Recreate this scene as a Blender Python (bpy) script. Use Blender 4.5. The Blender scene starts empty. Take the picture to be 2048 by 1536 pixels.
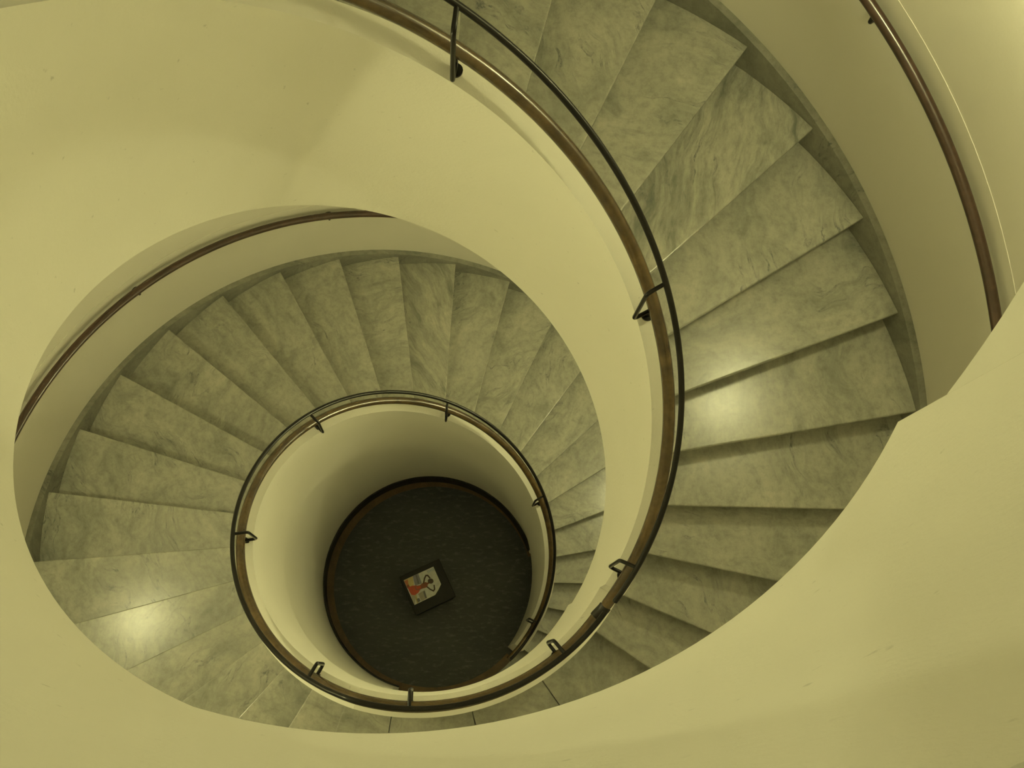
import bpy, bmesh, math, random
from mathutils import Vector, Matrix
random.seed(5)
S = bpy.context.scene
COL = S.collection
R = math.radians
PI = math.pi

# ------------------------------------------------------------------ camera
F_PX = 2221.236
cam_d = bpy.data.cameras.new('camera')
cam_d.sensor_fit = 'HORIZONTAL'; cam_d.sensor_width = 36.0
cam_d.lens = F_PX * 36.0 / 2048.0
cam_d.clip_start = 0.01; cam_d.clip_end = 100
cam = bpy.data.objects.new('camera', cam_d); COL.objects.link(cam)
ROT = [[0.997912, -0.024435, -0.059796], [0.00835, 0.966722, -0.255693], [0.064054, 0.25466, 0.964907]]
cam.matrix_world = Matrix.Translation((0.0907, -0.8186, 10.2216)) @ Matrix(ROT).to_4x4()
S.camera = cam

# ------------------------------------------------------------------ world, exposure
w = bpy.data.worlds.new('world'); S.world = w; w.use_nodes = True
w.node_tree.nodes['Background'].inputs[0].default_value = (1.0, 0.9, 0.6, 1)
w.node_tree.nodes['Background'].inputs[1].default_value = 0.0
S.view_settings.view_transform = 'Standard'
S.view_settings.look = 'None'
S.view_settings.gamma = 1.0
S.view_settings.use_curve_mapping = False
S.view_settings.exposure = -0.1
LAMP = 80.0                                   # glow of the frosted bowl of every wall lamp
BULB = 950.0                                  # the bulb inside it, lighting upwards
LAMP_COL = (1.0, 0.955, 0.455)
TOP_FILL = 4.5                               # added fill globe, unseen under the ceiling

# ------------------------------------------------------------------ dimensions of the stair (metres)
H = 0.165                                     # riser
DT = 0.190318                                 # angle of one step
PITCH = H / DT                                # rise per radian
T0 = R(-32.8)                                 # first riser of every flight
KINK = R(-29.2)                               # where a sloping balustrade starts
ZL = 27 * H                                   # storey height
RI, RO = 0.8945, 0.9845                       # balustrade wall, well side and stair side
RSK, RW, RWALL = 2.336, 2.372, 2.3752                        # skirting face, dado face, wall face
TOP, BOT = 0.859, -0.352                      # balustrade above / below the line of nosings
LTOP, LBOT = 0.92, -0.30                      # the same on the landings
END = T0 + 26 * DT                            # last riser of a flight

def pz(base, t): return base + H + (t - T0) * PITCH

# ------------------------------------------------------------------ helpers
def link(name, bm, mat, parent=None, smooth=None, loc=None, rotz=0):
    me = bpy.data.meshes.new(name)
    bmesh.ops.recalc_face_normals(bm, faces=bm.faces[:])
    bm.to_mesh(me); bm.free()
    for m in (mat if isinstance(mat, (list, tuple)) else [mat]): me.materials.append(m)
    if smooth is not None:
        for p in me.polygons: p.use_smooth = True
        me.set_sharp_from_angle(angle=R(smooth))
    o = bpy.data.objects.new(name, me); COL.objects.link(o)
    if loc: o.location = loc
    o.rotation_euler.z = rotz
    if parent: o.parent = parent
    return o
def tag(o, label=None, cat=None, group=None, kind=None):
    if label: o['label'] = label
    if cat: o['category'] = cat
    if group: o['group'] = group
    if kind: o['kind'] = kind
    return o
def empty(name, loc=(0, 0, 0), rotz=0):
    o = bpy.data.objects.new(name, None); COL.objects.link(o)
    o.empty_display_size = 0.2
    o.location = loc; o.rotation_euler.z = rotz
    return o
def ring_sweep(bm, ths, r0, r1, zb, zt, close=False):
    """closed rectangular section swept round the axis; r0,r1,zb,zt are numbers or functions of the angle"""
    g = lambda v, t: v(t) if callable(v) else v
    rows = []
    for t in ths:
        c, s = math.cos(t), math.sin(t)
        a, b, lo, hi = g(r0, t), g(r1, t), g(zb, t), g(zt, t)
        rows.append([bm.verts.new((a*c, a*s, lo)), bm.verts.new((a*c, a*s, hi)),
                     bm.verts.new((b*c, b*s, hi)), bm.verts.new((b*c, b*s, lo))])
    n = len(rows)
    for i in range(n if close else n - 1):
        p, q = rows[i], rows[(i + 1) % n]
        for k in range(4):
            bm.faces.new((p[k], p[(k+1) % 4], q[(k+1) % 4], q[k]))
    if not close:
        bm.faces.new(rows[0]); bm.faces.new(rows[-1][::-1])
def spread(a, b, step=R(2)):
    n = max(2, int(math.ceil((b - a) / step)))
    return [a + (b - a) * i / n for i in range(n + 1)]
def tube(bm, pts, rad, seg=10, flat=1.0):
    pts = [Vector(p) for p in pts]
    n = len(pts); rings = []
    tan = [(pts[min(i+1, n-1)] - pts[max(i-1, 0)]).normalized() for i in range(n)]
    up = Vector((0, 0, 1)) if abs(tan[0].z) < 0.9 else Vector((1, 0, 0))
    nrm = tan[0].cross(up).normalized()
    for i in range(n):
        nrm = (nrm - tan[i] * nrm.dot(tan[i])).normalized()
        bi = tan[i].cross(nrm)
        rings.append([bm.verts.new(pts[i] + rad * (math.cos(2*PI*k/seg) * nrm + flat * math.sin(2*PI*k/seg) * bi)) for k in range(seg)])
    for i in range(n - 1):
        for k in range(seg):
            bm.faces.new((rings[i][k], rings[i][(k+1) % seg], rings[i+1][(k+1) % seg], rings[i+1][k]))
    bm.faces.new(rings[0][::-1]); bm.faces.new(rings[-1])
def rounded(pts, r, n=5):
    pts = [Vector(p) for p in pts]; out = [pts[0]]
    for i in range(1, len(pts) - 1):
        a, b, c = pts[i-1], pts[i], pts[i+1]
        p = b + (a - b).normalized() * min(r, (a-b).length * .45)
        q = b + (c - b).normalized() * min(r, (c-b).length * .45)
        for k in range(n + 1):
            u = k / n
            out.append(p * (1-u)**2 + b * 2*u*(1-u) + q * u*u)
    out.append(pts[-1]); return out
def box(bm, x0, x1, y0, y1, z0, z1, bev=0.0):
    vs = [bm.verts.new((x, y, z)) for x in (x0, x1) for y in (y0, y1) for z in (z0, z1)]
    fs = [(0,1,3,2), (4,6,7,5), (0,4,5,1), (2,3,7,6), (0,2,6,4), (1,5,7,3)]
    faces = [bm.faces.new([vs[i] for i in f]) for f in fs]
    if bev:
        es = list({e for f in faces for e in f.edges})
        bmesh.ops.bevel(bm, geom=es, offset=bev, segments=2, affect='EDGES', profile=0.5)
def disc(bm, p, axis, rad, thick, seg=20):
    p = Vector(p); axis = Vector(axis).normalized()
    tube(bm, [p, p + axis * thick], rad, seg)

# ------------------------------------------------------------------ materials
def new_mat(name):
    m = bpy.data.materials.new(name); m.use_nodes = True
    nt = m.node_tree; b = nt.nodes['Principled BSDF']
    return m, nt, b
def N(nt, t, **kw):
    n = nt.nodes.new(t)
    for k, v in kw.items():
        if k in n.inputs: n.inputs[k].default_value = v
        else: setattr(n, k, v)
    return n
def ramp(nt, src, stops):
    r = nt.nodes.new('ShaderNodeValToRGB')
    e = r.color_ramp.elements
    while len(e) < len(stops): e.new(0.5)
    for el, (p, c) in zip(e, stops): el.position = p; el.color = (*c, 1) if len(c) == 3 else c
    nt.links.new(src, r.inputs[0]); return r.outputs[0]
def mix(nt, fac, a, b, mode='MIX'):
    m = nt.nodes.new('ShaderNodeMix'); m.data_type = 'RGBA'; m.blend_type = mode
    for inp, v in ((m.inputs[0], fac), (m.inputs[6], a), (m.inputs[7], b)):
        if hasattr(v, 'is_linked') or hasattr(v, 'links'): nt.links.new(v, inp)
        elif isinstance(v, (int, float)): inp.default_value = v
        else: inp.default_value = (*v, 1)
    return m.outputs[2]

def marble(name, tone=1.0, per_object=True, rough=0.235, stretch=(1, 1, 1), streak=0.5, grain=None):
    m, nt, b = new_mat(name); L = nt.links.new
    tc = N(nt, 'ShaderNodeTexCoord'); vec = tc.outputs['Object']
    if per_object:
        oi = N(nt, 'ShaderNodeObjectInfo')
        m1 = N(nt, 'ShaderNodeMath', operation='MULTIPLY'); L(oi.outputs['Random'], m1.inputs[0]); m1.inputs[1].default_value = 97.0
        rot = N(nt, 'ShaderNodeVectorRotate', rotation_type='Z_AXIS'); L(vec, rot.inputs['Vector'])
        m2 = N(nt, 'ShaderNodeMath', operation='MULTIPLY'); L(oi.outputs['Random'], m2.inputs[0]); m2.inputs[1].default_value = 31.0
        if grain is None: L(m2.outputs[0], rot.inputs['Angle'])
        else: rot.inputs['Angle'].default_value = -grain
        cx = N(nt, 'ShaderNodeCombineXYZ'); L(m1.outputs[0], cx.inputs[0]); L(m2.outputs[0], cx.inputs[1])
        ad = N(nt, 'ShaderNodeVectorMath', operation='ADD'); L(rot.outputs[0], ad.inputs[0]); L(cx.outputs[0], ad.inputs[1])
        vec = ad.outputs[0]
    mp = N(nt, 'ShaderNodeMapping'); L(vec, mp.inputs['Vector']); mp.inputs['Scale'].default_value = stretch
    v = mp.outputs[0]
    # low-frequency wobble so that the streaks bend
    wb = N(nt, 'ShaderNodeTexNoise', Scale=1.6, Detail=3.0); L(vec, wb.inputs['Vector'])
    ws = N(nt, 'ShaderNodeVectorMath', operation='SCALE'); L(wb.outputs['Color'], ws.inputs[0]); ws.inputs['Scale'].default_value = 0.55
    wa = N(nt, 'ShaderNodeVectorMath', operation='ADD'); L(v, wa.inputs[0]); L(ws.outputs[0], wa.inputs[1])
    sq = N(nt, 'ShaderNodeMapping'); L(wa.outputs[0], sq.inputs['Vector']); sq.inputs['Scale'].default_value = (1.0, 3.6, 1.0)
    n1 = N(nt, 'ShaderNodeTexNoise', Scale=4.0, Detail=11.0, Roughness=0.68, Distortion=0.5); L(wa.outputs[0], n1.inputs['Vector'])
    n2 = N(nt, 'ShaderNodeTexNoise', Scale=2.6, Detail=10.0, Roughness=0.66, Distortion=0.3); L(sq.outputs[0], n2.inputs['Vector'])
    n3 = N(nt, 'ShaderNodeTexNoise', Scale=1.5, Detail=9.0, Roughness=0.58, Distortion=0.25); L(sq.outputs[0], n3.inputs['Vector'])
    n4 = N(nt, 'ShaderNodeTexNoise', Scale=2.3, Detail=2.0); L(vec, n4.inputs['Vector'])
    n5 = N(nt, 'ShaderNodeTexNoise', Scale=26.0, Detail=6.0, Roughness=0.75); L(v, n5.inputs['Vector'])
    t = tone
    c1 = ramp(nt, n1.outputs['Fac'], [(0.30, (.32*t, .322*t, .278*t)), (0.5, (.44*t, .435*t, .37*t)), (0.70, (.53*t, .515*t, .44*t))])
    c2 = ramp(nt, n2.outputs['Fac'], [(0.32, (.50, .53, .53)), (0.48, (.90, .90, .90)), (0.68, (1.18, 1.16, 1.13))])
    c = mix(nt, streak, c1, c2, 'MULTIPLY')
    c5 = ramp(nt, n5.outputs['Fac'], [(0.32, (.70, .71, .70)), (0.52, (1, 1, 1)), (0.72, (1.14, 1.14, 1.12))])
    c = mix(nt, 0.75, c, c5, 'MULTIPLY')
    # thin dark veins, broken up and kept to some areas
    vein = ramp(nt, n3.outputs['Fac'], [(0.478, (0, 0, 0)), (0.5, (1, 1, 1)), (0.522, (0, 0, 0))])
    mask = ramp(nt, n4.outputs['Fac'], [(0.45, (0, 0, 0)), (0.60, (1, 1, 1))])
    brk = ramp(nt, n5.outputs['Fac'], [(0.45, (.1, .1, .1)), (0.6, (1, 1, 1))])
    vm = mix(nt, 1.0, mix(nt, 1.0, vein, mask, 'MULTIPLY'), brk, 'MULTIPLY')
    c = mix(nt, vm, c, (.15*t, .16*t, .16*t))
    L(c, b.inputs['Base Color'])
    rr = N(nt, 'ShaderNodeMapRange'); L(n5.outputs['Fac'], rr.inputs[0]); rr.inputs[3].default_value = rough - .02; rr.inputs[4].default_value = rough + .03
    L(rr.outputs[0], b.inputs['Roughness'])
    b.inputs['IOR'].default_value = 1.5
    return m

M_TREAD = marble('tread_marble', 0.93)
M_STREAK = marble('streaked_marble', 0.92, True, 0.22, (0.8, 1.6, 1.0), 1.0, R(32))
M_LANDING = marble('landing_marble', 0.88)
M_SKIRT = marble('skirting_marble', 0.62, False, 0.35)
M_LOBBY = marble('lobby_marble', 0.75, False, 0.35)

def plaster(name, col, bump=0.25, specks=True):
    m, nt, b = new_mat(name); L = nt.links.new
    tc = N(nt, 'ShaderNodeTexCoord')
    n1 = N(nt, 'ShaderNodeTexNoise', Scale=1.3, Detail=4.0); L(tc.outputs['Object'], n1.inputs['Vector'])
    n2 = N(nt, 'ShaderNodeTexNoise', Scale=75.0, Detail=4.0, Roughness=0.6); L(tc.outputs['Object'], n2.inputs['Vector'])
    c = ramp(nt, n1.outputs['Fac'], [(0.3, tuple(x*.96 for x in col)), (0.7, col)])
    if specks:
        n3 = N(nt, 'ShaderNodeTexNoise', Scale=38.0, Detail=3.0); L(tc.outputs['Object'], n3.inputs['Vector'])
        s = ramp(nt, n3.outputs['Fac'], [(0.70, (0, 0, 0)), (0.78, (.5, .5, .5))])
        c = mix(nt, s, c, tuple(x*.55 for x in col))
    L(c, b.inputs['Base Color']); b.inputs['Roughness'].default_value = 0.75
    b.inputs['Specular IOR Level'].default_value = 0.25
    bp = N(nt, 'ShaderNodeBump', Strength=bump, Distance=0.004); L(n2.outputs['Fac'], bp.inputs['Height'])
    L(bp.outputs[0], b.inputs['Normal'])
    return m
M_PLASTER = plaster('white_plaster', (.80, .78, .70))
M_WALL = plaster('wall_plaster', (.78, .75, .67), 0.15, False)
M_INNER = plaster('grey_cream_plaster', (.80, .78, .70), 0.15)
M_CEIL = plaster('ceiling_plaster', (.78, .76, .68), 0.1, False)

def wood(name, a, c, rough=0.3):
    m, nt, b = new_mat(name); L = nt.links.new
    tc = N(nt, 'ShaderNodeTexCoord')
    n1 = N(nt, 'ShaderNodeTexNoise', Scale=6.0, Detail=6.0, Distortion=0.8); L(tc.outputs['Object'], n1.inputs['Vector'])
    n2 = N(nt, 'ShaderNodeTexNoise', Scale=45.0, Detail=3.0); L(tc.outputs['Object'], n2.inputs['Vector'])
    col = ramp(nt, n1.outputs['Fac'], [(0.35, a), (0.65, c)])
    k = ramp(nt, n2.outputs['Fac'], [(0.35, (.75, .72, .7)), (0.6, (1, 1, 1))])
    L(mix(nt, 0.8, col, k, 'MULTIPLY'), b.inputs['Base Color'])
    b.inputs['Roughness'].default_value = rough
    b.inputs['Coat Weight'].default_value = 0.3; b.inputs['Coat Roughness'].default_value = 0.12
    return m
M_RAIL = wood('varnished_rail_wood', (.054, .033, .012), (.100, .063, .022), 0.27)
M_WRAIL = wood('dark_rail_wood', (.042, .022, .014), (.066, .034, .022), 0.3)
M_RING = wood('brown_floor_border', (.082, .047, .015), (.140, .080, .025), 0.5)

def plain(name, col, rough=0.5, metal=0.0, noise=0.12, spec=0.4):
    m, nt, b = new_mat(name); L = nt.links.new
    tc = N(nt, 'ShaderNodeTexCoord')
    n = N(nt, 'ShaderNodeTexNoise', Scale=30.0, Detail=3.0); L(tc.outputs['Object'], n.inputs['Vector'])
    L(ramp(nt, n.outputs['Fac'], [(0.3, tuple(x*(1-noise) for x in col)), (0.7, tuple(min(1, x*(1+noise)) for x in col))]), b.inputs['Base Color'])
    b.inputs['Roughness'].default_value = rough; b.inputs['Metallic'].default_value = metal
    b.inputs['Specular IOR Level'].default_value = spec
    return m
M_BLACK = plain('black_enamelled_steel', (.007, .006, .005), 0.3, spec=0.25)
M_COLLAR = plain('dark_collar', (.012, .010, .008), 0.45)
M_BASE = plain('black_skirting', (.012, .012, .011), 0.5)
M_PLINTH = plain('matt_black_paint', (.010, .010, .010), 0.6)
M_LAMPMETAL = plain('lamp_bracket_metal', (.35, .32, .26), 0.35, 0.8)

def slate():
    m, nt, b = new_mat('dark_slate'); L = nt.links.new
    tc = N(nt, 'ShaderNodeTexCoord')
    mp = N(nt, 'ShaderNodeMapping'); L(tc.outputs['Object'], mp.inputs['Vector']); mp.inputs['Rotation'].default_value = (0, 0, R(-30)); mp.inputs['Scale'].default_value = (1, 2.6, 1)
    n1 = N(nt, 'ShaderNodeTexNoise', Scale=2.0, Detail=6.0); L(mp.outputs[0], n1.inputs['Vector'])
    n2 = N(nt, 'ShaderNodeTexNoise', Scale=13.0, Detail=6.0, Roughness=0.65); L(mp.outputs[0], n2.inputs['Vector'])
    c = ramp(nt, n1.outputs['Fac'], [(0.35, (.022, .026, .027)), (0.65, (.034, .038, .038))])
    s = ramp(nt, n2.outputs['Fac'], [(0.52, (0, 0, 0)), (0.74, (.55, .55, .55))])
    L(mix(nt, s, c, (.16, .165, .14)), b.inputs['Base Color'])
    b.inputs['Roughness'].default_value = 0.42
    return m
M_SLATE = slate()

def emit(name, col, st):
    m = bpy.data.materials.new(name); m.use_nodes = True; nt = m.node_tree
    nt.nodes.remove(nt.nodes['Principled BSDF'])
    e = nt.nodes.new('ShaderNodeEmission'); e.inputs[0].default_value = (*col, 1); e.inputs[1].default_value = st
    nt.links.new(e.outputs[0], nt.nodes['Material Output'].inputs[0]); return m
M_TOPFILL = emit('top_fill_glow', LAMP_COL, TOP_FILL)

# ------------------------------------------------------------------ setting: floor, walls, ceiling, skirtings
RING_IN, RING_C = 0.897, (0.03, -0.01)
def ring_r(t):                                # the border's inner circle sits slightly off the axis of the well
    d = Vector((math.cos(t), math.sin(t)))
    b = -(d.x*RING_C[0] + d.y*RING_C[1]); cc = RING_C[0]**2 + RING_C[1]**2 - RING_IN**2
    return -b + math.sqrt(b*b - cc)
bm = bmesh.new()
ring_sweep(bm, spread(0, 2*PI)[:-1], 0.001, 0.965, -0.12, 0.0, True)
tag(link('floor', bm, M_SLATE), 'dark slate floor disc at the bottom of the stairwell', 'floor', kind='structure')
bm = bmesh.new()
ring_sweep(bm, spread(0, 2*PI)[:-1], 0.9655, RWALL - 0.001, -0.12, 0.0, True)
tag(link('floor_lobby', bm, M_LOBBY), 'grey stone lobby floor outside the brown ring', 'floor', kind='structure')
bm = bmesh.new()
ring_sweep(bm, spread(R(16), R(360-41), R(1)), ring_r, lambda t: 0.9645 + 0.03 * min(1, max(0, (t - R(255)) / R(4))), 0.0005, 0.006)
tag(link('trim_1', bm, M_RING), 'brown wooden border ring round the dark slate floor', 'trim', kind='structure')
bm = bmesh.new()
ring_sweep(bm, spread(0, 2*PI)[:-1], RWALL, RWALL + 0.18, 0.0, 14.6, True)
tag(link('wall_outer', bm, M_WALL, smooth=40), 'curved cream outer wall of the stairwell', 'wall', kind='structure')
bm = bmesh.new()
ring_sweep(bm, spread(0, 2*PI)[:-1], 0.001, RWALL + 0.18, 14.6, 14.75, True)
tag(link('ceiling', bm, M_CEIL), 'plain ceiling over the stairwell', 'ceiling', kind='structure')
# wall filling the space under the lower flight, set back behind the balustrade face
bm = bmesh.new()
ring_sweep(bm, spread(R(17.5), R(254.5)), 0.942, 0.984, 0.0065, lambda t: pz(0, t) + BOT - 0.003)
tag(link('wall_inner', bm, M_INNER, smooth=40), 'shaded cream wall under the lower flight round the slate floor', 'wall', kind='structure')
bm = bmesh.new()
ring_sweep(bm, spread(R(19), R(254.5)), 0.930, 0.9415, 0.0065, lambda t: min(0.25, max(0.02, pz(0, t) + BOT - 0.006)))
tag(link('baseboard_inner', bm, M_BASE, smooth=40), 'black skirting at the foot of the inner wall', 'baseboard', kind='structure')
def skirting(name, base, label):
    bm = bmesh.new()
    ring_sweep(bm, spread(T0 + 0.02, END + 0.12), RSK, RW - 0.0005, lambda t: max(0.001, pz(base, t) - 0.36), lambda t: pz(base, t) + 0.056)
    tag(link(name, bm, M_SKIRT, smooth=40), label, 'skirting', kind='structure')
def dado(name, base, label):
    bm = bmesh.new()
    ring_sweep(bm, spread(T0 - 0.1, END + 0.12), RW, RWALL - 0.0006, lambda t: max(0.001, pz(base, t) - 0.30), lambda t: pz(base, t) + 0.9335)
    tag(link(name, bm, M_WALL, smooth=40), label, 'dado', kind='structure')
dado('trim_2', 0.0, 'thicker lower band of the outer wall beside the lower flight')
dado('trim_3', ZL, 'thicker lower band of the outer wall beside the upper flight')
skirting('baseboard_lower', 0.0, 'sloping grey marble skirting beside the lower flight')
skirting('baseboard_upper', ZL, 'sloping grey marble skirting beside the upper flight')
bm = bmesh.new()
ring_sweep(bm, spread(END + 0.125, T0 + 2*PI), RSK, RW - 0.0005, ZL + 0.002, ZL + 0.10)
tag(link('baseboard_landing', bm, M_SKIRT, smooth=40), 'level grey skirting of the middle landing', 'skirting', kind='structure')

# ------------------------------------------------------------------ stair flights: balustrade wall + sloping underside
def flight(base, t_start, t_end, first, label):
    """t_start..t_end in angles of this storey; the flight runs into its upper landing"""
    root = empty('stair_flight', (0, 0, base))
    tag(root, label, 'staircase', 'plaster stair flights')
    tj = END + (LTOP - TOP) / PITCH           # balustrade slope meets landing level
    tb = END + (LBOT - BOT) / PITCH
    def zt(t): return (pz(0, t) + TOP if t < tj else ZL + LTOP)
    def zb(t):
        z = pz(0, t) + BOT if t < tb else ZL + LBOT
        return max(0.0008, z) if first else z
    ths = sorted(set(spread(t_start, t_end) + [x for x in (tj, tb) if t_start < x < t_end]))
    bm = bmesh.new(); ring_sweep(bm, ths, RI, RO, zb, zt)
    link('balustrade_wall', bm, M_PLASTER, root, 40)
    bm = bmesh.new()
    ts = max(t_start, T0 + 0.03)
    if first: ts = T0 + 2.2 * DT
    te = min(t_end, T0 + 2*PI)
    ths = [t for t in sorted(set(spread(ts, te) + [x for x in (END + .0145, END + .0165, tb) if ts < x < te]))]
    ring_sweep(bm, ths, RO + 0.0006, RSK - 0.0006, lambda t: (pz(0, t) + BOT if t < tb else ZL + LBOT),
               lambda t: (pz(0, t) - 0.235 if t < END + .015 else ZL - 0.0405))
    link('soffit_slab', bm, M_CEIL, root, 40)
    return root
flight(0.0, R(-38), KINK + 2*PI, True, 'lower stair flight with cream balustrade wall circling the dark slate floor')
flight(ZL, KINK + 0.0004, KINK + 2*PI, False, 'upper stair flight with broad cream balustrade wall sweeping round the picture')
flight(2*ZL, KINK + 0.0004, END, False, 'cream balustrade wall of the topmost flight, cutting across the right edge')

# ------------------------------------------------------------------ steps: each a tread slab on a riser
TR0, TR1 = RO + 0.0012, RSK - 0.0012
RM = 1.66
NOSE = 0.0312
def tread_mesh(nose, ang, thick, name, mat, na=4):
    """slab in a frame whose origin is at radius RM on the riser line; top at z=0"""
    bm = bmesh.new(); n = 6
    front = [(math.sqrt(max(r*r - nose*nose, 0)), -nose) for r in (TR0, TR1)]
    outer, inner = [], []
    a0 = math.atan2(-nose, front[1][0]); b0 = math.atan2(-nose, front[0][0])
    for i in range(n + 1):
        t = a0 + (ang - a0) * i / n; outer.append((TR1*math.cos(t), TR1*math.sin(t)))
        t = b0 + (ang - b0) * i / n; inner.append((TR0*math.cos(t), TR0*math.sin(t)))
    loop = outer + inner[::-1]
    top = [bm.verts.new((x - RM, y, 0)) for x, y in loop]
    bot = [bm.verts.new((x - RM, y, -thick)) for x, y in loop]
    bm.faces.new(top); bm.faces.new(bot[::-1])
    m = len(loop)
    for i in range(m): bm.faces.new((bot[i], bot[(i+1) % m], top[(i+1) % m], top[i]))
    bm.edges.ensure_lookup_table()
    es = [e for e in bm.edges if {e.verts[0], e.verts[1]} in ({top[0], top[-1]}, {bot[0], bot[-1]})]
    bmesh.ops.bevel(bm, geom=es, offset=0.006, segments=3, affect='EDGES', profile=0.5)
    bmesh.ops.recalc_face_normals(bm, faces=bm.faces[:])
    me = bpy.data.meshes.new(name); bm.to_mesh(me); bm.free(); me.materials.append(mat)
    return me
THK = 0.032
me_tread = tread_mesh(NOSE, DT - 0.0004, THK, 'tread', M_TREAD)
me_streak = tread_mesh(NOSE, DT - 0.0004, THK, 'tread', M_STREAK)
bm = bmesh.new(); box(bm, TR0 - RM, TR1 - RM, 0.0005, 0.022, -H + 0.0004, -THK - 0.0004)
me_riser = bpy.data.meshes.new('riser'); bmesh.ops.recalc_face_normals(bm, faces=bm.faces[:]); bm.to_mesh(me_riser); bm.free(); me_riser.materials.append(M_TREAD)

ORD = ['', 'first', 'second', 'third', 'fourth', 'fifth', 'sixth', 'seventh', 'eighth', 'ninth', 'tenth', 'eleventh', 'twelfth', 'thirteenth',
       'fourteenth', 'fifteenth', 'sixteenth', 'seventeenth', 'eighteenth', 'nineteenth', 'twentieth', 'twenty-first', 'twenty-second',
       'twenty-third', 'twenty-fourth', 'twenty-fifth', 'twenty-sixth']
LOOK = {('a', 11): 'streaky marble stair step', ('a', 21): 'marble stair step with bright lamp reflection',
        ('b', 8): 'streaky marble stair step', ('b', 5): 'marble stair step with bright lamp reflection'}
def step(base, k, fl):
    t = T0 + k * DT; z = base + (k + 1) * H
    root = empty('stair_step', (RM*math.cos(t), RM*math.sin(t), z - H), t)
    where = 'the dark slate floor' if fl == 'a' else 'the middle landing'
    key = (fl, k if fl == 'a' else k + 1)
    look = LOOK.get(key, 'grey veined marble stair step')
    tag(root, f'{look}, {ORD[k+1]} step up from {where}', 'stair step', 'marble steps of the lower flight' if fl == 'a' else 'marble steps of the upper flight')
    for nm, me in (('tread', me_streak if 'streaky' in look else me_tread), ('riser', me_riser)):
        o = bpy.data.objects.new(nm, me); COL.objects.link(o); o.parent = root; o.location = (0, 0, H)
for k in range(26): step(0.0, k, 'a')
for k in range(26): step(ZL, k, 'b')

# landing paving: slabs between the joints, the first carries the top riser
joints = [END, R(262.3), R(285.0), R(306.4), T0 + 2*PI]
names = ['first marble landing slab, beside the top step of the lower flight', 'second marble landing slab, between two dark joints below the rail',
         'third marble landing slab, broad and pale, under the landing rail', 'last marble landing slab, at the foot of the upper flight']
def landing(base, labels, grp):
    for i in range(4):
        a, b = joints[i], joints[i+1]
        root = empty('landing_slab', (RM*math.cos(a), RM*math.sin(a), base - H), a)
        tag(root, labels[i], 'floor slab', grp)
        me = tread_mesh(NOSE if i == 0 else -0.001, b - a - (0.0 if i == 3 else 0.0022), THK, 'paving', M_LANDING)
        o = bpy.data.objects.new('paving', me); COL.objects.link(o); o.parent = root; o.location = (0, 0, H)
        if i == 0:
            o = bpy.data.objects.new('riser', me_riser); COL.objects.link(o); o.parent = root; o.location = (0, 0, H)
landing(ZL, names, 'slabs of the middle landing')

# ------------------------------------------------------------------ balustrade railing: wooden rail, black guard rail, bent brackets
WR, BR = 0.937, 0.9385
WZ, BZ = 0.983, 1.198
LWZ, LBZ = 1.045, 1.26
def rail_path(base, ta, tb_, r, dz, ldz, flat_start=None):
    pts = []
    tj = END + (ldz - dz) / PITCH
    for t in spread(ta, tb_, R(1.5)):
        z = pz(0, t) + dz if t < tj else ZL + ldz
        if flat_start is not None: z = max(z, flat_start)
        pts.append((r*math.cos(t), r*math.sin(t), z))
    return pts
def bracket_bm(t, ztop, zw, zbk):
    """bent steel bracket: foot on the wall top, arm into the well, upright, arm back out to the guard rail"""
    bm = bmesh.new(); c, s = math.cos(t), math.sin(t)
    P = lambda r, z: (r*c, r*s, z)
    tube(bm, rounded([P(WR, ztop + 0.055), P(0.868, ztop + 0.055), P(0.868, zbk - 0.015), P(BR - 0.006, zbk - 0.002)], 0.022), 0.0078, 10)
    tube(bm, [P(WR, ztop + 0.004), P(WR, zw - 0.018)], 0.009, 10)
    foot = bmesh.new(); tube(foot, [P(WR, ztop + 0.0006), P(WR, ztop + 0.008)], 0.024, 16)
    return bm, foot
def railing(base, ta, tb_, brs, label, flat_start=None, grp='wood and steel railings on the balustrade'):
    root = empty('balustrade_railing', (0, 0, base)); tag(root, label, 'railing', grp)
    bm = bmesh.new(); tube(bm, rail_path(base, ta, tb_, WR, WZ, LWZ, None if flat_start is None else flat_start + 0.0), 0.0235, 16)
    wr = link('wooden_rail', bm, M_RAIL, root, 50)
    bm = bmesh.new(); tube(bm, rail_path(base, ta, tb_, BR, BZ, LBZ, None if flat_start is None else flat_start + 0.215), 0.0112, 12)
    link('guard_rail', bm, M_BLACK, root, 50)
    for t in brs:
        t = R(t)
        tj = END + (LTOP - TOP) / PITCH
        zt = pz(0, t) + TOP if t < tj else ZL + LTOP
        zw = pz(0, t) + WZ if t < END + (LWZ - WZ) / PITCH else ZL + LWZ
        zk = pz(0, t) + BZ if t < END + (LBZ - BZ) / PITCH else ZL + LBZ
        bb, fb = bracket_bm(t, zt, zw, zk)
        link('foot_plate', fb, M_BLACK, link('bracket', bb, M_BLACK, root, 50), 50)
    return root, wr
COLLAR = R(-36.8)
def collar(root, t, z0, z1):
    bm = bmesh.new()
    c, s = math.cos(t), math.sin(t)
    d = Vector((-s, c, 0))
    p0 = Vector((WR*c, WR*s, z0)); p1 = Vector((WR*math.cos(t + .03), WR*math.sin(t + .03), z1))
    tube(bm, [p0 - d*0.012, p0, p1, p1 + d*0.012], 0.0265, 16)
    link('collar', bm, M_COLLAR, root, 50)
A_BR = [-25.5, 28.9, 83.4, 136.9, 189.3, 242.2, 268.8, 309.1]
ra, wra = railing(0.0, R(-46.5), COLLAR + 2*PI, A_BR, 'varnished wooden rail and black guard rail on the lower balustrade and middle landing', 1.145)
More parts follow.
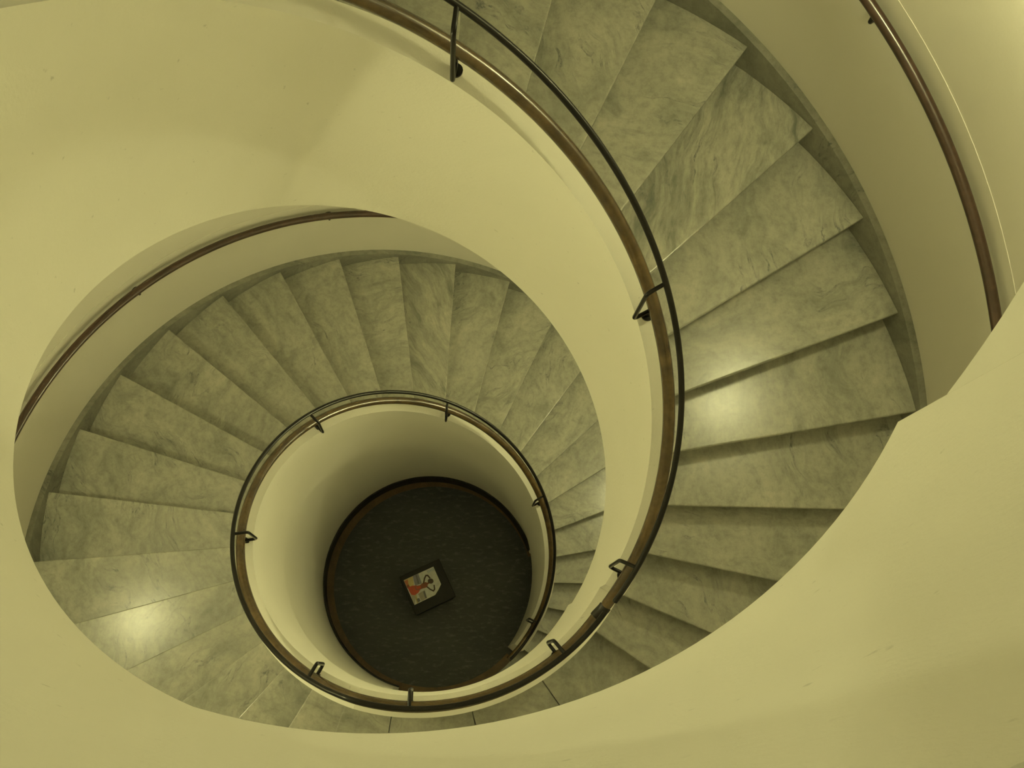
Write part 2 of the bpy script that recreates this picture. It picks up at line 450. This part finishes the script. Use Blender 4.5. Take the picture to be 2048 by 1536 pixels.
rb, wrb = railing(ZL, COLLAR + 0.05, COLLAR + 2*PI, [-25.5, 29.4, 84.1, 136.9, 189.3, 242.2], 'long wooden rail with black guard rail climbing the upper balustrade', None)
collar(wrb, COLLAR, LWZ, pz(0, COLLAR + 0.04) + WZ)

# ------------------------------------------------------------------ handrails on the outer wall
HR, HZ = 2.318, 0.858
def wall_handrail(base, brs, label):
    root = empty('wall_handrail', (0, 0, base)); tag(root, label, 'handrail', 'handrails on the outer wall')
    bm = bmesh.new()
    tube(bm, [(HR*math.cos(t), HR*math.sin(t), pz(0, t) + HZ) for t in spread(T0, END, R(1.5))], 0.0235, 16)
    link('rail', bm, M_WRAIL, root, 50)
    for t in brs:
        t = R(t); c, s = math.cos(t), math.sin(t); z = pz(0, t) + HZ
        P = lambda r, dz: (r*c, r*s, z + dz)
        bm = bmesh.new()
        tube(bm, rounded([P(RW - .010, -.075), P(HR, -.070), P(HR, -.020)], 0.022), 0.009, 10)
        tube(bm, [P(RW - .009, -.075), P(RW - .0008, -.075)], 0.026, 16)
        link('bracket', bm, M_BLACK, root, 50)
wall_handrail(0.0, [-10, 43.9, 75, 108.3, 141.2, 174, 207, 240], 'dark brown handrail on the outer wall beside the lower flight')
wall_handrail(ZL, [-10, 43.9, 75, 108.3, 141.2, 174, 207, 240], 'dark brown handrail on the outer wall at right, beside the upper flight')

# ------------------------------------------------------------------ wall lamps: frosted bowls, open at the top, 2.4 m above the steps
def wall_lamp(ang, z, power, label):
    t = R(ang); c, s = math.cos(t), math.sin(t)
    root = empty('wall_lamp', (RWALL*c, RWALL*s, z)); tag(root, label, 'lamp', 'bowl lamps on the outer wall')
    r = 2.25 - RWALL
    bm = bmesh.new(); n, m = 32, 8; rows = []
    for rad in (0.105, 0.098):
        for j in range(m + 1):
            a = (j if rad > .1 else m - j) / m * PI / 2
            rr, zz = max(0.004, rad * math.sin(a)), -rad * math.cos(a)
            rows.append([bm.verts.new((r*c + rr*math.cos(2*PI*i/n), r*s + rr*math.sin(2*PI*i/n), zz)) for i in range(n)])
    for p, q in zip(rows, rows[1:]):
        for i in range(n): bm.faces.new((p[i], p[(i+1) % n], q[(i+1) % n], q[i]))
    bm.faces.new(rows[0]); bm.faces.new(rows[-1])
    link('bowl', bm, emit('frosted_bowl_glow', LAMP_COL, LAMP * min(power, 1.2)), root, 60)
    bm = bmesh.new(); bmesh.ops.create_uvsphere(bm, u_segments=20, v_segments=12, radius=0.045)
    bmesh.ops.translate(bm, verts=bm.verts[:], vec=(r*c, r*s, -0.04)); link('bulb', bm, emit('lit_bulb', LAMP_COL, BULB * power), root, 60)
    bm = bmesh.new(); disc(bm, (-0.0008*c, -0.0008*s, -.14), (-c, -s, 0), 0.05, 0.012)
    tube(bm, rounded([(-.01*c, -.01*s, -.14), (r*c, r*s, -.14), (r*c, r*s, -.104)], .02), .008, 8)
    link('backplate', bm, M_LAMPMETAL, root, 50)
for a, z, pw, lb in [(27.3, 7.7 - ZL, 1.8, 'bowl lamp low on the outer wall near the first turn of the lower flight'),
                 (190.3, 5.99, 1.85, 'bowl lamp on the outer wall beside the upper steps of the lower flight'),
                 (27.3, 7.7, 1.2, 'bowl lamp on the outer wall beside the first turn of the upper flight'),
                 (190.3, 5.99 + ZL, 0.95, 'bowl lamp on the outer wall beside the top steps of the upper flight'),
                 (27.3, 7.7 + ZL, 0.4, 'bowl lamp on the outer wall above the top landing')]:
    wall_lamp(a, z, pw, lb)
fill_lamp = empty('added_fill_lamp', (0, 0, 14.6)); tag(fill_lamp, 'added fill globe hanging unseen under the ceiling over the well', 'lamp')  # unseen globe and cord, added for weak light down the well
bm = bmesh.new(); bmesh.ops.create_uvsphere(bm, u_segments=32, v_segments=18, radius=0.3)
bmesh.ops.translate(bm, verts=bm.verts[:], vec=(0, 0, -1.0)); link('globe', bm, M_TOPFILL, fill_lamp, 60)
bm = bmesh.new(); tube(bm, [(0, 0, -.001), (0, 0, -.04)], .07, 16); tube(bm, [(0, 0, -.03), (0, 0, -.72)], .01, 8); link('cord', bm, M_LAMPMETAL, fill_lamp, 50)

# ------------------------------------------------------------------ black plinth with a picture, standing on the slate floor
BA = R(25.5)
pl = empty('display_plinth', (-0.022, -0.062, 0.0), BA)
tag(pl, 'low black square plinth standing on the dark slate floor', 'plinth')
bm = bmesh.new(); box(bm, -0.175, 0.175, -0.165, 0.165, 0.0005, 0.40, 0.004); link('body', bm, M_PLINTH, pl)
bm = bmesh.new(); box(bm, -0.19, 0.19, -0.18, 0.18, 0.4004, 0.43, 0.005); link('top', bm, M_PLINTH, pl)
# the print: flat shapes laid on a thin board; coordinates measured on the print, mapped to its rectangle
PW, PH = 0.281, 0.232
def uv(x, y):
    ax, ay, bx, by = 410., -185., 145., 335.
    det = ax*by - ay*bx; dx, dy = x - 735., y - 745.
    return ((dx*by - dy*bx) / det, (ax*dy - ay*dx) / det)
def shape(bm, pts, lay, mi):
    vs = []
    for x, y in pts:
        u, v = uv(x, y); u = min(max(u, 0.004), 0.996); v = min(max(v, 0.004), 0.996)
        vs.append(bm.verts.new(((u - .5)*PW, (.5 - v)*PH, 0.0062 + lay*0.0002)))
    f = bm.faces.new(vs); f.material_index = mi
    if f.normal.z < 0: f.normal_flip()
def stroke(bm, pts, wd, lay, mi):
    for (x0, y0), (x1, y1) in zip(pts, pts[1:]):
        l = math.hypot(x1-x0, y1-y0); nx, ny = -(y1-y0)/l*wd/2, (x1-x0)/l*wd/2
        ex, ey = (x1-x0)/l*wd*.3, (y1-y0)/l*wd*.3
        shape(bm, [(x0+nx-ex, y0+ny-ey), (x1+nx+ex, y1+ny+ey), (x1-nx+ex, y1-ny+ey), (x0-nx-ex, y0-ny-ey)], lay, mi)
cols = [(.62, .62, .58), (.55, .45, .20), (.26, .25, .30), (.55, .075, .03), (.28, .085, .04), (.06, .035, .022), (.34, .42, .50), (.38, .34, .27), (.16, .15, .17), (.50, .17, .08)]
PM = [plain('print_ink_%s' % n, c, 0.35, 0, 0.1) for n, c in zip(('paper', 'straw', 'mauve', 'red', 'russet', 'umber', 'blue', 'beige', 'slate', 'orange'), cols)]
bm = bmesh.new()
outline = [uv(*q) for q in ((735, 745), (1145, 560), (1248, 798), (1215, 868), (1165, 945), (880, 1080))]
t_ = [bm.verts.new(((u-.5)*PW, (.5-v)*PH, 0.006)) for u, v in outline]; b_ = [bm.verts.new((v.co.x, v.co.y, 0)) for v in t_]
bm.faces.new(t_); bm.faces.new(b_[::-1])
for i in range(6): bm.faces.new((b_[i], b_[(i+1) % 6], t_[(i+1) % 6], t_[i]))
shape(bm, [(735, 745), (860, 690), (875, 800), (850, 850), (770, 850)], 1, 1)
shape(bm, [(738, 760), (790, 735), (800, 800), (765, 825)], 2, 9)
shape(bm, [(860, 690), (935, 655), (985, 790), (890, 820)], 1, 2)
shape(bm, [(895, 675), (915, 666), (950, 790), (930, 800)], 2, 8)
shape(bm, [(800, 850), (870, 825), (915, 905), (880, 1080), (850, 1010)], 1, 7)
shape(bm, [(885, 950), (905, 940), (935, 1050), (915, 1060)], 2, 1)
shape(bm, [(930, 930), (1020, 880), (1055, 985), (975, 1030)], 1, 7)
shape(bm, [(1000, 900), (1022, 890), (1050, 985), (1030, 995)], 2, 8)
shape(bm, [(905, 1000), (945, 985), (965, 1025), (930, 1048)], 2, 8)
shape(bm, [(765, 825), (800, 800), (830, 850), (790, 860)], 3, 4)
shape(bm, [(790, 845), (850, 820), (915, 815), (960, 875), (935, 915), (885, 948), (845, 945), (815, 905)], 4, 3)
shape(bm, [(880, 830), (960, 810), (1005, 775), (1045, 770), (1065, 800), (1060, 840), (985, 862), (950, 878), (900, 880)], 5, 4)
shape(bm, [(900, 835), (960, 820), (975, 850), (920, 870)], 6, 3)
stroke(bm, [(1008, 785), (1022, 720), (1040, 682), (1065, 680), (1095, 715)], 20, 5, 5)
stroke(bm, [(1055, 835), (1095, 868), (1142, 892), (1158, 868), (1152, 815)], 18, 5, 5)
stroke(bm, [(1050, 800), (1085, 775)], 26, 5, 4)
shape(bm, [(1105 + 40*math.cos(a*PI/8), 758 + 36*math.sin(a*PI/8)) for a in range(16)], 7, 5)
for q in range(5):
    x, y = 1058 + q*19, 618 - q*9
    stroke(bm, [(x, y), (x + 12, y + 24)], 7, 1, 6); stroke(bm, [(x + 8, y - 4), (x + 20, y + 36)], 4, 2, 6)
pic = link('picture_print', bm, PM, None, None, (0, 0, 0), BA)
tag(pic, 'small colour print of a woman in red with raised arms, lying on the black plinth', 'picture')
pc = Vector((-0.0525, -0.0535)); pic.location = (pc.x, pc.y, 0.4312)
